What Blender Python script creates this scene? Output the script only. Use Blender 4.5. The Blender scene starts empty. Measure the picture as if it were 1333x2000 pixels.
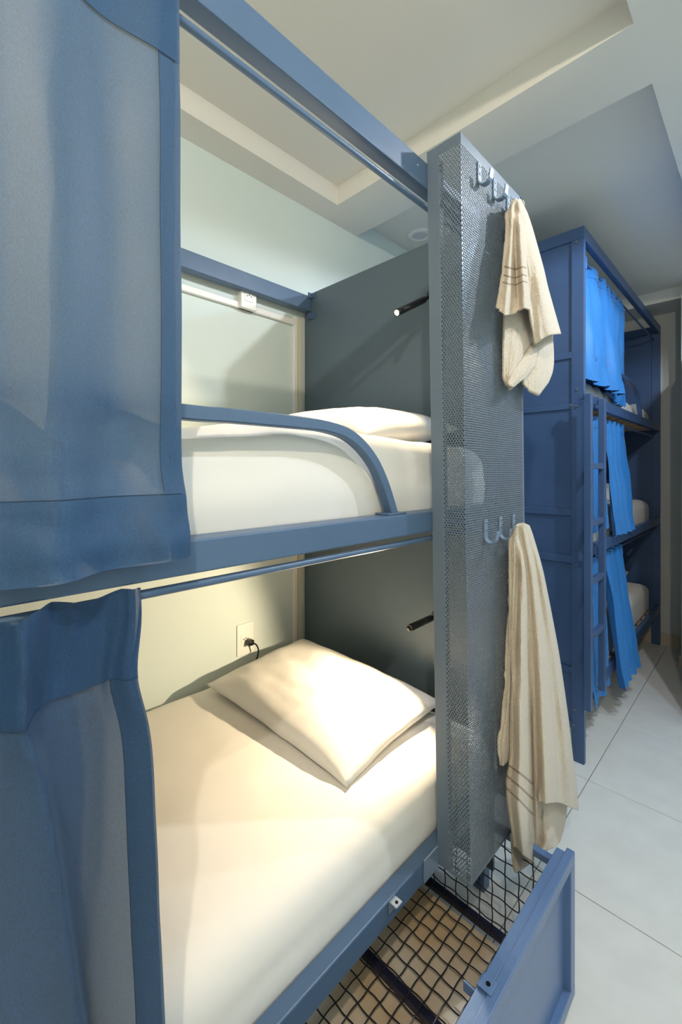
import bpy, bmesh, math, random
from mathutils import Vector, Matrix, noise
import numpy as np

random.seed(7)
S = bpy.context.scene
COL = S.collection

# ------------------------------------------------------------------ camera
F, CX, HY = 848.0, 666.5, 920.0          # focal length, centre and horizon, pixels of the 1333x2000 frame
ALPHA = math.radians(44.7)
CA, SA = math.cos(ALPHA), math.sin(ALPHA)
EYE = 1.35
cam_d = bpy.data.cameras.new('camera')
cam = bpy.data.objects.new('camera', cam_d)
COL.objects.link(cam)
cam.location = (0, 0, EYE)
cam.rotation_euler = (math.radians(90), 0, ALPHA - math.radians(90))
cam_d.sensor_fit = 'HORIZONTAL'
cam_d.sensor_width = 36.0
cam_d.lens = F / 1333 * 36.0
cam_d.shift_y = (HY - 1000) / 1333
cam_d.clip_start = 0.02
S.camera = cam

# ------------------------------------------------------------------ world, light, exposure
wd = bpy.data.worlds.new('world')
S.world = wd
wd.use_nodes = True
wd.node_tree.nodes['Background'].inputs[0].default_value = (0.6, 0.7, 0.85, 1)
wd.node_tree.nodes['Background'].inputs[1].default_value = 0.3
S.view_settings.view_transform = 'Standard'
S.view_settings.look = 'None'
S.view_settings.gamma = 1.0
S.view_settings.use_curve_mapping = False
S.view_settings.exposure = 0.15


def ceiling_lamp(name, loc, power, col, size, cone):
    l = bpy.data.lights.new(name, 'SPOT' if cone else 'POINT')
    if cone:
        l.spot_size = math.radians(cone)
        l.spot_blend = 0.15
    l.shadow_soft_size = size
    l.energy = power
    l.color = col
    o = bpy.data.objects.new(name, l)
    COL.objects.link(o)
    o.location = loc
    return o


# the ceiling downlights over the aisle (fixtures built further down)
DOWNLIGHTS = [((1.66, -0.20), 48.0, (0.95, 0.96, 0.98), 0.14, 172),
              ((-0.50, -0.42), 56.0, (1.0, 0.865, 0.69), 0.16, 0),
              ((2.14, -0.20), 29.0, (0.56, 0.77, 1.0), 0.14, 172)]
SOFFIT = 2.57
for (lx, ly), pw, lc, ls, cone in DOWNLIGHTS:
    ceiling_lamp('downlight_glow', (lx, ly, SOFFIT - 0.055), pw, lc, 0.022, cone)

# ------------------------------------------------------------------ pixel -> point helpers


def ray(px):
    t = (px - CX) / F
    return CA + t * SA, SA - t * CA


def on_y(px, py, y):
    a, b = ray(px)
    d = y / b
    return Vector((a * d, y, EYE - (py - HY) / F * d))


def on_x(px, py, x):
    a, b = ray(px)
    d = x / a
    return Vector((x, b * d, EYE - (py - HY) / F * d))


# ------------------------------------------------------------------ materials


def new_mat(name):
    m = bpy.data.materials.new(name)
    m.use_nodes = True
    nt = m.node_tree
    b = nt.nodes['Principled BSDF']
    return m, nt, b


def add_bump(nt, b, scale, strength, dist=0.001, detail=4, vec=None, stretch=None):
    tc = nt.nodes.new('ShaderNodeTexCoord')
    n = nt.nodes.new('ShaderNodeTexNoise')
    n.inputs['Scale'].default_value = scale
    n.inputs['Detail'].default_value = detail
    src = tc.outputs['Object']
    if stretch:
        mp = nt.nodes.new('ShaderNodeMapping')
        mp.inputs['Scale'].default_value = stretch
        nt.links.new(src, mp.inputs['Vector'])
        src = mp.outputs['Vector']
    nt.links.new(src, n.inputs['Vector'])
    bp = nt.nodes.new('ShaderNodeBump')
    bp.inputs['Strength'].default_value = strength
    bp.inputs['Distance'].default_value = dist
    nt.links.new(n.outputs['Fac'], bp.inputs['Height'])
    nt.links.new(bp.outputs['Normal'], b.inputs['Normal'])
    return n, bp


def vary(nt, b, c0, c1, scale, detail=3, lo=0.35, hi=0.65, sock='Base Color'):
    tc = nt.nodes.new('ShaderNodeTexCoord')
    n = nt.nodes.new('ShaderNodeTexNoise')
    n.inputs['Scale'].default_value = scale
    n.inputs['Detail'].default_value = detail
    nt.links.new(tc.outputs['Object'], n.inputs['Vector'])
    r = nt.nodes.new('ShaderNodeValToRGB')
    r.color_ramp.elements[0].position = lo
    r.color_ramp.elements[1].position = hi
    r.color_ramp.elements[0].color = (*c0, 1)
    r.color_ramp.elements[1].color = (*c1, 1)
    nt.links.new(n.outputs['Fac'], r.inputs['Fac'])
    nt.links.new(r.outputs['Color'], b.inputs[sock])
    return r


def simple(name, col, rough=0.5, metal=0.0, bump=None, col2=None, vscale=6.0, spec=None):
    m, nt, b = new_mat(name)
    b.inputs['Base Color'].default_value = (*col, 1)
    b.inputs['Roughness'].default_value = rough
    b.inputs['Metallic'].default_value = metal
    if spec is not None:
        b.inputs['Specular IOR Level'].default_value = spec
    if col2:
        vary(nt, b, col, col2, vscale)
    if bump:
        add_bump(nt, b, *bump)
    return m


M = {}
M['paint'] = simple('blue_enamel', (0.068, 0.122, 0.215), 0.38, bump=(55, 0.16, 0.002, 3), col2=(0.076, 0.134, 0.232))
M['paint_far'] = simple('deep_blue_enamel', (0.042, 0.088, 0.205), 0.36, bump=(55, 0.16, 0.002, 3), col2=(0.050, 0.100, 0.225))
M['greyed'] = simple('warm_lit_blue_enamel', (0.085, 0.125, 0.165), 0.42, bump=(60, 0.10, 0.002, 3), col2=(0.093, 0.135, 0.178), vscale=3)  # blue enamel greyed: warm lamp light put into the colour
M['mesh'] = simple('grey_blue_perforated_steel', (0.118, 0.160, 0.215), 0.30)
M['hook'] = simple('hook_enamel', (0.16, 0.23, 0.34), 0.3)
M['drawer'] = simple('glossy_blue_enamel', (0.085, 0.155, 0.315), 0.30, bump=(70, 0.22, 0.002, 3), col2=(0.095, 0.17, 0.34))
M['tab'] = simple('dull_blue_grey_enamel', (0.17, 0.22, 0.29), 0.7, spec=0.2)
M['hole'] = simple('dark_hole', (0.01, 0.01, 0.012), 0.95, spec=0.0)
M['steel'] = simple('bolt_steel', (0.25, 0.28, 0.32), 0.35, 0.8)
M['wire'] = simple('black_wire', (0.018, 0.018, 0.026), 0.38)
M['tube_dark'] = simple('dark_navy_tube', (0.016, 0.018, 0.045), 0.4)
M['black'] = simple('black_plastic', (0.012, 0.011, 0.010), 0.32)
M['white_plastic'] = simple('white_plastic', (0.86, 0.86, 0.84), 0.38)
M['wall'] = simple('pale_blue_wall_paint', (0.66, 0.76, 0.75), 0.75, bump=(140, 0.06, 0.001, 3), col2=(0.69, 0.785, 0.775), vscale=1.5)
M['wall_far'] = simple('grey_wall_paint', (0.55, 0.58, 0.57), 0.75, bump=(140, 0.06, 0.001, 3))
M['ceiling'] = simple('ceiling_paint', (0.78, 0.77, 0.73), 0.8, bump=(90, 0.05, 0.001, 3), col2=(0.80, 0.79, 0.75), vscale=1.2)
M['tile'] = simple('pale_porcelain_tile', (0.69, 0.70, 0.69), 0.34, bump=(20, 0.03, 0.001, 3), col2=(0.74, 0.75, 0.74), vscale=9)
M['grout'] = simple('grey_grout', (0.20, 0.19, 0.18), 0.9)
M['skirting'] = simple('beige_tile_skirting', (0.52, 0.45, 0.38), 0.45)
M['board'] = simple('tan_plywood', (0.68, 0.51, 0.31), 0.6, col2=(0.88, 0.84, 0.76), vscale=5)
M['rust'] = simple('dusty_board', (0.3, 0.24, 0.17), 0.7)
M['slat'] = simple('pine_slat', (0.5, 0.36, 0.2), 0.6)
M['vinyl'] = simple('dark_mattress_vinyl', (0.05, 0.05, 0.06), 0.6)


def emit_mat(name, col, strength):
    m = bpy.data.materials.new(name)
    m.use_nodes = True
    nt = m.node_tree
    nt.nodes.clear()
    e = nt.nodes.new('ShaderNodeEmission')
    e.inputs[0].default_value = (*col, 1)
    e.inputs[1].default_value = strength
    o = nt.nodes.new('ShaderNodeOutputMaterial')
    nt.links.new(e.outputs[0], o.inputs[0])
    return m


M['led'] = emit_mat('warm_led', (1.0, 0.86, 0.62), 60.0)
M['lens_cool'] = emit_mat('downlight_lens', (0.75, 0.87, 1.0), 8.0)
M['lens_off'] = simple('frosted_lens', (0.62, 0.66, 0.70), 0.5)


def sheet_material():
    m, nt, b = new_mat('white_cotton_sheet')
    b.inputs['Base Color'].default_value = (0.74, 0.728, 0.70, 1)
    b.inputs['Roughness'].default_value = 0.85
    b.inputs['Sheen Weight'].default_value = 0.15
    n, bp = add_bump(nt, b, 7, 0.22, 0.010, 3, stretch=(1.0, 1.5, 1.2))
    n.inputs['Distortion'].default_value = 0.3
    return m


M['sheet'] = sheet_material()


def curtain_material(name, col, trans_col, tr):
    m = bpy.data.materials.new(name)
    m.use_nodes = True
    nt = m.node_tree
    b = nt.nodes['Principled BSDF']
    out = nt.nodes['Material Output']
    b.inputs['Base Color'].default_value = (*col, 1)
    b.inputs['Roughness'].default_value = 0.55
    b.inputs['Sheen Weight'].default_value = 0.30
    b.inputs['Sheen Roughness'].default_value = 0.45
    b.inputs['Sheen Tint'].default_value = (0.55, 0.75, 0.95, 1)
    # woven melange: fine two-tone threads
    tc = nt.nodes.new('ShaderNodeTexCoord')
    mp = nt.nodes.new('ShaderNodeMapping')
    mp.inputs['Scale'].default_value = (1.0, 1.0, 0.35)
    nt.links.new(tc.outputs['Object'], mp.inputs['Vector'])
    n = nt.nodes.new('ShaderNodeTexNoise')
    n.inputs['Scale'].default_value = 900
    n.inputs['Detail'].default_value = 2
    nt.links.new(mp.outputs['Vector'], n.inputs['Vector'])
    r = nt.nodes.new('ShaderNodeValToRGB')
    r.color_ramp.elements[0].position = 0.3
    r.color_ramp.elements[1].position = 0.7
    r.color_ramp.elements[0].color = (*[c * 0.7 for c in col], 1)
    r.color_ramp.elements[1].color = (*[min(1, c * 1.35 + 0.015) for c in col], 1)
    nt.links.new(n.outputs['Fac'], r.inputs['Fac'])
    nt.links.new(r.outputs['Color'], b.inputs['Base Color'])
    bp = nt.nodes.new('ShaderNodeBump')
    bp.inputs['Strength'].default_value = 0.25
    bp.inputs['Distance'].default_value = 0.0006
    nt.links.new(n.outputs['Fac'], bp.inputs['Height'])
    nt.links.new(bp.outputs['Normal'], b.inputs['Normal'])
    t = nt.nodes.new('ShaderNodeBsdfTranslucent')
    t.inputs[0].default_value = (*trans_col, 1)
    mix = nt.nodes.new('ShaderNodeMixShader')
    mix.inputs[0].default_value = tr
    nt.links.new(b.outputs[0], mix.inputs[1])
    nt.links.new(t.outputs[0], mix.inputs[2])
    nt.links.new(mix.outputs[0], out.inputs[0])
    return m


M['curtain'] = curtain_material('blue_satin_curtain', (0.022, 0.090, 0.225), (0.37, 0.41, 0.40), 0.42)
M['curtain_low'] = curtain_material('shaded_blue_curtain', (0.014, 0.066, 0.175), (0.21, 0.25, 0.27), 0.40)  # curtain blue with weaker front light put into a darker base
M['thread'] = simple('navy_thread', (0.012, 0.035, 0.08), 0.8)
M['curtain_far'] = curtain_material('bright_blue_curtain', (0.012, 0.17, 0.50), (0.05, 0.2, 0.45), 0.12)


def towel_material(name, bands, urange):
    m, nt, b = new_mat(name)
    b.inputs['Roughness'].default_value = 0.95
    b.inputs['Sheen Weight'].default_value = 0.35
    b.inputs['Sheen Roughness'].default_value = 0.6
    base = vary(nt, b, (0.51, 0.425, 0.315), (0.64, 0.565, 0.455), 260, 3, 0.3, 0.7)
    uv = nt.nodes.new('ShaderNodeUVMap')
    sep = nt.nodes.new('ShaderNodeSeparateXYZ')
    nt.links.new(uv.outputs[0], sep.inputs[0])
    tot = None
    for v0, w in bands:
        c = nt.nodes.new('ShaderNodeMath')
        c.operation = 'COMPARE'
        c.inputs[1].default_value = v0
        c.inputs[2].default_value = w
        nt.links.new(sep.outputs[1], c.inputs[0])
        if tot is None:
            tot = c
        else:
            a = nt.nodes.new('ShaderNodeMath')
            a.operation = 'MAXIMUM'
            nt.links.new(tot.outputs[0], a.inputs[0])
            nt.links.new(c.outputs[0], a.inputs[1])
            tot = a
    if tot:
        cu = nt.nodes.new('ShaderNodeMath')
        cu.operation = 'COMPARE'
        cu.inputs[1].default_value = (urange[0] + urange[1]) / 2
        cu.inputs[2].default_value = (urange[1] - urange[0]) / 2
        nt.links.new(sep.outputs[0], cu.inputs[0])
        mm = nt.nodes.new('ShaderNodeMath')
        mm.operation = 'MULTIPLY'
        nt.links.new(tot.outputs[0], mm.inputs[0])
        nt.links.new(cu.outputs[0], mm.inputs[1])
        mx = nt.nodes.new('ShaderNodeMix')
        mx.data_type = 'RGBA'
        mx.inputs['B'].default_value = (0.24, 0.17, 0.11, 1)
        nt.links.new(mm.outputs[0], mx.inputs['Factor'])
        nt.links.new(base.outputs['Color'], mx.inputs['A'])
        nt.links.new(mx.outputs['Result'], b.inputs['Base Color'])
    add_bump(nt, b, 420, 0.9, 0.003, 3)
    return m


M['towel'] = towel_material('beige_terry', [], (0, 1))
M['towel_up'] = towel_material('beige_terry_striped', [(0.50, 0.008), (0.575, 0.008), (0.65, 0.008)], (0.03, 0.60))
M['towel_low'] = towel_material('beige_terry_striped_end', [(0.795, 0.0035), (0.828, 0.0035), (0.862, 0.0035)], (0.0, 0.42))

# ------------------------------------------------------------------ mesh helpers


def link(name, me, mat, parent=None, smooth=False):
    o = bpy.data.objects.new(name, me)
    COL.objects.link(o)
    if mat is not None and not me.materials:
        me.materials.append(mat)
    if parent is not None:
        o.parent = parent
    if smooth:
        me.polygons.foreach_set('use_smooth', [True] * len(me.polygons))
    return o


def bm_obj(name, bm, mat, parent=None, smooth=False):
    me = bpy.data.meshes.new(name)
    bm.normal_update()
    bm.to_mesh(me)
    bm.free()
    return link(name, me, mat, parent, smooth)


def py_obj(name, vs, fs, mat, parent=None, smooth=True, uvs=None):
    me = bpy.data.meshes.new(name)
    me.from_pydata([tuple(v) for v in vs], [], fs)
    if uvs is not None:
        ul = me.uv_layers.new(name='UVMap')
        idx = np.empty(len(me.loops), dtype=np.int32)
        me.loops.foreach_get('vertex_index', idx)
        ul.data.foreach_set('uv', np.array(uvs, dtype=np.float32)[idx].ravel())
    me.update()
    return link(name, me, mat, parent, smooth)


def add_box(bm, lo, hi, bevel=0.0, seg=2):
    lo, hi = Vector(lo), Vector(hi)
    r = bmesh.ops.create_cube(bm, size=1.0, matrix=Matrix.Translation((lo + hi) / 2) @ Matrix.Diagonal((*(hi - lo), 1)))
    if bevel > 0:
        es = set()
        for v in r['verts']:
            es.update(v.link_edges)
        bmesh.ops.bevel(bm, geom=list(es), offset=bevel, segments=seg, affect='EDGES', profile=0.5)


def box(name, lo, hi, mat, parent=None, bevel=0.0015, seg=2):
    bm = bmesh.new()
    add_box(bm, lo, hi, bevel, seg)
    return bm_obj(name, bm, mat, parent)


def boxes(name, lst, mat, parent=None, bevel=0.0015):
    bm = bmesh.new()
    for lo, hi in lst:
        add_box(bm, lo, hi, bevel)
    return bm_obj(name, bm, mat, parent)


def tube_data(path, prof, up=None, closed_ends=True):
    """sweep a 2D profile along a path; up fixes the profile's second axis when given"""
    path = [Vector(p) for p in path]
    n, k = len(path), len(prof)
    vs, fs = [], []
    ref = None
    for i, p in enumerate(path):
        t = (path[min(i + 1, n - 1)] - path[max(i - 1, 0)]).normalized()
        if up is not None:
            a = Vector(up).cross(t).normalized()
        else:
            if ref is None:
                h = Vector((0, 0, 1)) if abs(t.z) < 0.9 else Vector((1, 0, 0))
                a = h.cross(t).normalized()
            else:
                a = (ref - t * ref.dot(t)).normalized()
            ref = a
        b = t.cross(a).normalized()
        for (u, w) in prof:
            vs.append(p + a * u + b * w)
    for i in range(n - 1):
        for j in range(k):
            j2 = (j + 1) % k
            fs.append((i * k + j, i * k + j2, (i + 1) * k + j2, (i + 1) * k + j))
    if closed_ends:
        fs.append(tuple(range(k))[::-1])
        fs.append(tuple((n - 1) * k + j for j in range(k)))
    return vs, fs


def circle(r, k=10):
    return [(r * math.cos(2 * math.pi * i / k), r * math.sin(2 * math.pi * i / k)) for i in range(k)]


def rect(w, h, b=0.002):
    w, h = w / 2, h / 2
    return [(-w + b, -h), (w - b, -h), (w, -h + b), (w, h - b), (w - b, h), (-w + b, h), (-w, h - b), (-w, -h + b)]


def tube(name, path, prof, mat, parent=None, up=None, smooth=True):
    vs, fs = tube_data(path, prof, up)
    o = py_obj(name, vs, fs, mat, parent, smooth)
    if smooth:
        try:
            o.data.set_sharp_from_angle(angle=math.radians(40))
        except Exception:
            pass
    return o


def smooth_path(pts, n=8):
    """Catmull-Rom through pts"""
    pts = [Vector(p) for p in pts]
    P = [pts[0] * 2 - pts[1]] + pts + [pts[-1] * 2 - pts[-2]]
    out = []
    for i in range(1, len(P) - 2):
        for k in range(n):
            t = k / n
            a, b, c, d = P[i - 1], P[i], P[i + 1], P[i + 2]
            out.append(0.5 * ((2 * b) + (c - a) * t + (2 * a - 5 * b + 4 * c - d) * t * t + (3 * b - a - 3 * c + d) * t ** 3))
    out.append(pts[-1])
    return out


def empty(name, loc=(0, 0, 0)):
    o = bpy.data.objects.new(name, None)
    COL.objects.link(o)
    o.location = loc
    o.empty_display_size = 0.1
    return o


def tag(o, label, cat, group=None, kind=None):
    o['label'] = label
    o['category'] = cat
    if group:
        o['group'] = group
    if kind:
        o['kind'] = kind
    return o


def structure(o, label=None):
    o['kind'] = 'structure'
    if label:
        o['label'] = label
    return o


def copy_tree(o, parent=None):
    c = o.copy()
    COL.objects.link(c)
    c.parent = parent
    for ch in list(o.children):
        copy_tree(ch, c)
    return c


def fnoise(x, y, z=0.0):
    return noise.noise(Vector((x, y, z)))


# ------------------------------------------------------------------ the room
YW = 1.53       # back wall
XF = 4.17       # far wall
YR = -1.05      # wall across the aisle
XB = -1.9       # wall behind the camera
TRAY = 2.655

fl = structure(box('floor', (XB, YR, -0.06), (XF, YW, -0.004), M['grout'], bevel=0), 'floor of large pale grey porcelain tiles')
TP = 0.583
tile_me = None
gap = 0.0016
i0 = math.floor((XB - 1.525) / TP)
j0 = math.floor((YR - 0.566) / TP)
for i in range(i0, 5):
    for j in range(j0, 2):
        x0, y0 = 1.525 + i * TP + gap, 0.566 + j * TP + gap
        x1, y1 = x0 + TP - 2 * gap, y0 + TP - 2 * gap
        full = x0 > XB and x1 < XF and y0 > YR and y1 < YW
        x0c, x1c, y0c, y1c = max(x0, XB), min(x1, XF), max(y0, YR), min(y1, YW)
        if x1c - x0c < 0.01 or y1c - y0c < 0.01:
            continue
        if full and tile_me is not None:
            o = link('tile', tile_me, None, fl)
        else:
            bm = bmesh.new()
            add_box(bm, (0, 0, -0.006), (x1c - x0c, y1c - y0c, 0), 0.0008, 1)
            o = bm_obj('tile', bm, M['tile'], fl)
            if full:
                tile_me = o.data
        o.location = (x0c, y0c, 0)

structure(box('wall_back', (XB - 0.1, YW, -0.06), (XF + 0.1, YW + 0.1, 2.8), M['wall'], bevel=0), 'pale blue wall behind the bunk beds')
structure(box('wall_far', (XF, YR - 0.1, -0.06), (XF + 0.1, YW, 2.8), M['wall_far'], bevel=0), 'grey far end wall beyond the bunks')
structure(box('wall_right', (XB - 0.1, YR - 0.1, -0.06), (XF, YR, 2.8), M['wall'], bevel=0), 'wall across the aisle from the bunks')
structure(box('wall_near', (XB - 0.1, YR, -0.06), (XB, YW, 2.8), M['wall'], bevel=0), 'wall behind the viewer')
structure(box('wall_partition', (3.76, YR, 0.0), (XF, 0.435, SOFFIT), M['wall_far'], bevel=0), 'wall corner at the right edge of the aisle')
# unseen leaf added outside the frame to shadow the far floor and lower wall
leaf = structure(box('unseen_blocker', (-0.81, -0.02, 0.008), (0.0, 0.02, 2.13), simple('blocker_white', (0.6, 0.6, 0.58), 0.5), bevel=0.002), 'unseen white leaf added at the wall corner to block light')
leaf.location = (3.735, 0.385, 0)
leaf.rotation_euler = (0, 0, math.radians(8.0))
bs = structure(box('baseboard_far', (XF - 0.012, 0.447, 0.0), (XF, YW, 0.088), M['skirting'], bevel=0.001), 'beige tile skirting along the far wall')
structure(box('baseboard_partition', (3.748, YR, 0.0), (3.76, 0.447, 0.088), M['skirting'], bevel=0.001), 'beige tile skirting at the wall corner')

# ceiling: soffit slabs around two recessed trays
T1 = (-1.5, 1.404, 0.265, 1.412)
T2 = (1.66, 3.86, 0.265, YW)
bm = bmesh.new()
for lo, hi in [((XB, YR), (XF, 0.265)), ((XB, 0.265), (T1[0], YW)), ((T1[0], 1.412), (T1[1], YW)),
               ((T1[1], 0.265), (T2[0], YW)), ((T2[1], 0.265), (XF, YW))]:
    add_box(bm, (*lo, SOFFIT), (*hi, TRAY))
add_box(bm, (XB, YR, TRAY), (XF, YW, TRAY + 0.1))
structure(bm_obj('ceiling', bm, M['ceiling']), 'cream painted ceiling with two stepped recessed trays')


def downlight(x, y, z, label, lensmat, r=0.05):
    root = empty('ceiling_downlight', (x, y, z))
    tag(root, label, 'light')
    prof = [(r * 0.80, -0.004), (r * 0.86, -0.009), (r * 1.15, -0.008), (r * 1.42, -0.003), (r * 1.45, 0.0)]
    vs, fs = [], []
    n = 40
    for i in range(n):
        a = 2 * math.pi * i / n
        for (rr, zz) in prof:
            vs.append((rr * math.cos(a), rr * math.sin(a), zz))
    k = len(prof)
    for i in range(n):
        for j in range(k - 1):
            i2 = (i + 1) % n
            fs.append((i * k + j, i2 * k + j, i2 * k + j + 1, i * k + j + 1))
    py_obj('trim_ring', vs, fs, M['white_plastic'], root)
    vs = [(0, 0, -0.008)] + [(r * 0.8 * math.cos(2 * math.pi * i / n), r * 0.8 * math.sin(2 * math.pi * i / n), -0.0045) for i in range(n)]
    py_obj('lens', vs, [(0, 1 + (i + 1) % n, 1 + i) for i in range(n)], lensmat, root)
    return root


dl = on_x(820, 460, 1.0)
a, b_ = ray(821)
dd = (TRAY - EYE) * F / (HY - 459)
downlight(a * dd, b_ * dd, TRAY, 'round white recessed downlight in the ceiling above the headboard', M['lens_off'], 0.047)
for q, (((lx, ly), pw, lc, ls, cone), lab) in enumerate(zip(DOWNLIGHTS, ('round downlight over the aisle beside the perforated panel',
                                                'round downlight over the aisle behind the viewer',
                                                'round downlight over the aisle beside the far bunk bed'))):
    downlight(lx, ly, SOFFIT, lab, M['lens_off'], ls / 2)

# cable trunking and sockets on the back wall
tk = empty('cable_trunking', (1.25, YW, 0.0))
tag(tk, 'white cable trunking running under the back rail and down the corner', 'trunking')


def rel(o, root):
    """parent keeping world placement (geometry given in world coordinates)"""
    o.parent = root
    o.location = -Vector(root.location)
    return o


rel(box('vertical_run', (1.236, YW - 0.014, 0.0), (1.256, YW - 0.0005, 2.045), M['white_plastic'], bevel=0.002), tk)
rel(box('corner_strip', (1.262, YW - 0.010, 0.0), (1.282, YW - 0.0005, 2.045), simple('cream_plastic', (0.72, 0.68, 0.50), 0.5), bevel=0.002), tk)
rel(box('horizontal_run', (-0.55, YW - 0.016, 2.005), (1.2355, YW - 0.0005, 2.030), M['white_plastic'], bevel=0.003), tk)


def socket(name, label, x, z, w, h, d):
    root = empty(name, (x, YW - 0.0003, z))
    tag(root, label, 'socket')
    box('plate', (-w / 2, -d, -h / 2), (w / 2, 0, h / 2), M['white_plastic'], root, 0.002)
    f = box('faceplate', (-0.021, -d - 0.0018, -0.021), (0.021, -d + 0.001, 0.021), M['white_plastic'], root, 0.0015)
    for dx in (-0.0095, 0.0, 0.0095):
        bm = bmesh.new()
        bmesh.ops.create_cone(bm, cap_ends=True, segments=12, radius1=0.0025, radius2=0.0025, depth=0.0012,
                              matrix=Matrix.Translation((dx, -d - 0.0022, 0.004 if dx == 0 else 0)) @ Matrix.Rotation(math.pi / 2, 4, 'X'))
        bm_obj('pin_hole', bm, M['black'], f)
    return root


socket('surface_socket', 'cream surface mounted socket box under the back top rail', 0.985, 2.055, 0.072, 0.10, 0.032)
sk = socket('wall_socket', 'white wall socket plate with black plug beside lower bunk pillow', 0.986, 0.665, 0.078, 0.126, 0.006)
pl = empty('power_plug', (0.995, YW - 0.0085, 0.652))
tag(pl, 'black power plug with cord in the lower wall socket', 'plug')
bm = bmesh.new()
add_box(bm, (-0.013, -0.030, -0.010), (0.013, 0, 0.012), 0.005, 3)
bm_obj('plug_body', bm, M['black'], pl, True)
tube('cord', smooth_path([(0.0, -0.024, 0.0), (0.012, -0.040, -0.004), (0.022, -0.043, -0.030), (0.020, -0.035, -0.065), (0.006, -0.03, -0.095)], 6), circle(0.0032, 8), M['black'], pl)

# ------------------------------------------------------------------ near bunk bed
YF = 0.585                      # outer face of the front rails
XH = 1.296                      # inner face of the headboard
XT = -0.62                      # foot end
bed = empty('bunk_bed', (XT, YF, 0))
tag(bed, 'near slate blue steel bunk bed with tall headboard and perforated side panel', 'bunk bed')


def bpart(name, *a, **k):
    pass


def B(o):
    return rel(o, bed)


RB = 0.003
B(box('headboard', (XH, YF + 0.03, 0.10), (XH + 0.012, 1.515, 2.150), M['greyed'], bevel=0.001))
B(box('footboard', (XT - 0.012, YF + 0.03, 0.10), (XT, 1.515, 2.150), M['greyed'], bevel=0.001))
# posts
for px_ in (XT, XH - 0.045):
    if px_ > 0:
        B(box('post', (XH + 0.012, 0.650, 0.0), (XH + 0.05, 0.695, 2.10), M['paint'], bevel=RB))
        B(box('post', (XH + 0.012, 1.47, 0.0), (XH + 0.05, 1.515, 2.15), M['paint'], bevel=RB))
    else:
        B(box('post', (XT - 0.05, YF + 0.002, 0.0), (XT - 0.012, YF + 0.05, 2.085), M['paint'], bevel=RB))
        B(box('post', (XT - 0.05, 1.47, 0.0), (XT - 0.012, 1.515, 2.15), M['paint'], bevel=RB))
# front rails
B(box('top_rail', (XT, YF, 2.026), (XH + 0.05, YF + 0.032, 2.088), M['paint'], bevel=RB))
B(box('upper_bunk_rail', (XT, YF, 1.203), (XH + 0.0, YF + 0.05, 1.252), M['paint'], bevel=RB))
lr = B(box('lower_bunk_rail', (XT, YF, 0.372), (XH + 0.0, YF + 0.032, 0.424), M['paint'], bevel=RB))
# back rails
btr = B(box('back_top_rail', (XT, 1.470, 2.068), (XH - 0.0, 1.512, 2.135), M['paint'], bevel=RB))
B(box('back_bunk_rail', (XT, 1.48, 1.203), (XH, 1.513, 1.24), M['paint'], bevel=RB))
B(box('back_bunk_rail', (XT, 1.48, 0.372), (XH, 1.513, 0.41), M['paint'], bevel=RB))
# corner brackets with bolts where the back rail meets the headboard
for zz in (2.135, 2.045):
    br = B(boxes('corner_bracket', [((XH - 0.022, 1.462, zz - 0.012), (XH - 0.0005, 1.4695, zz + 0.012)),
                                    ((XH - 0.004, 1.440, zz - 0.012), (XH - 0.0005, 1.4620, zz + 0.012))], M['paint'], bevel=0.001))
# curtain rods
B(tube('curtain_rod', [(XT, 0.603, 1.998), (XH, 0.603, 1.998)], circle(0.0065, 12), M['paint']))
B(tube('curtain_rod', [(XT, 0.600, 1.184), (XH, 0.600, 1.184)], circle(0.0065, 12), M['paint']))
# decks
for zz in (1.215, 0.386):
    for k in range(14):
        x0 = XT + 0.06 + k * 0.132
        B(box('deck_slat', (x0, YF + 0.05, zz), (x0 + 0.07, 1.48, zz + 0.016), M['slat'], bevel=0.001))
# guard rail
g_px = [(354, 805), (430, 811), (505, 818), (575, 825), (630, 832), (672, 846), (703, 870), (728, 903), (746, 942), (757, 975), (765, 1003)]
gp = [on_y(px, py, 0.612) for px, py in g_px]
left = [Vector((gp[0].x - d, 0.612, gp[0].z + 0.004 * d)) for d in (0.72, 0.36)]
gp[-1].z = 1.254
gr = B(tube('guard_rail', smooth_path(left + gp, 5), rect(0.022, 0.024), M['paint'], up=(0, 1, 0)))
gb = box('base_plate', (gp[-1].x - 0.034, 0.592, 1.2522), (gp[-1].x + 0.030, 0.632, 1.2565), M['paint'], None, 0.001)
gb.parent = gr
# padlock tab on the lower rail and the bracket that carries the panel
tp = on_y(765, 1742, YF)


def hasp(name, loc, parent, vertical=True):
    bm = bmesh.new()
    add_box(bm, (-0.011, -0.004, -0.016), (0.011, 0.0, 0.010), 0.0015)
    add_box(bm, (-0.011, -0.022, 0.006), (0.011, -0.003, 0.010), 0.0015)
    o = bm_obj(name, bm, M['tab'], parent)
    o.location = loc
    bm = bmesh.new()
    bmesh.ops.create_cone(bm, cap_ends=True, segments=14, radius1=0.0035, radius2=0.0035, depth=0.0012, matrix=Matrix.Translation((0, -0.014, 0.0102)))
    bm_obj('padlock_hole', bm, M['hole'], o)
    return o


h1 = hasp('padlock_tab', (0, 0, 0), None)
h1.parent = bed
h1.location = Vector((tp.x, YF - 0.0002, 0.414)) - Vector(bed.location)
br = B(box('panel_bracket', (0.868, YF - 0.004, 0.374), (0.93, YF - 0.0002, 0.428), M['hook'], bevel=0.001))

# perforated side panel (bent sheet, open to the bed)
XP0, XP1 = 0.905, 1.238
YP = 0.495
ZP0, ZP1 = 0.382, 2.112
KT = 0.027


def lean(x, z):
    return x + KT * (1.25 - z)


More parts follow.
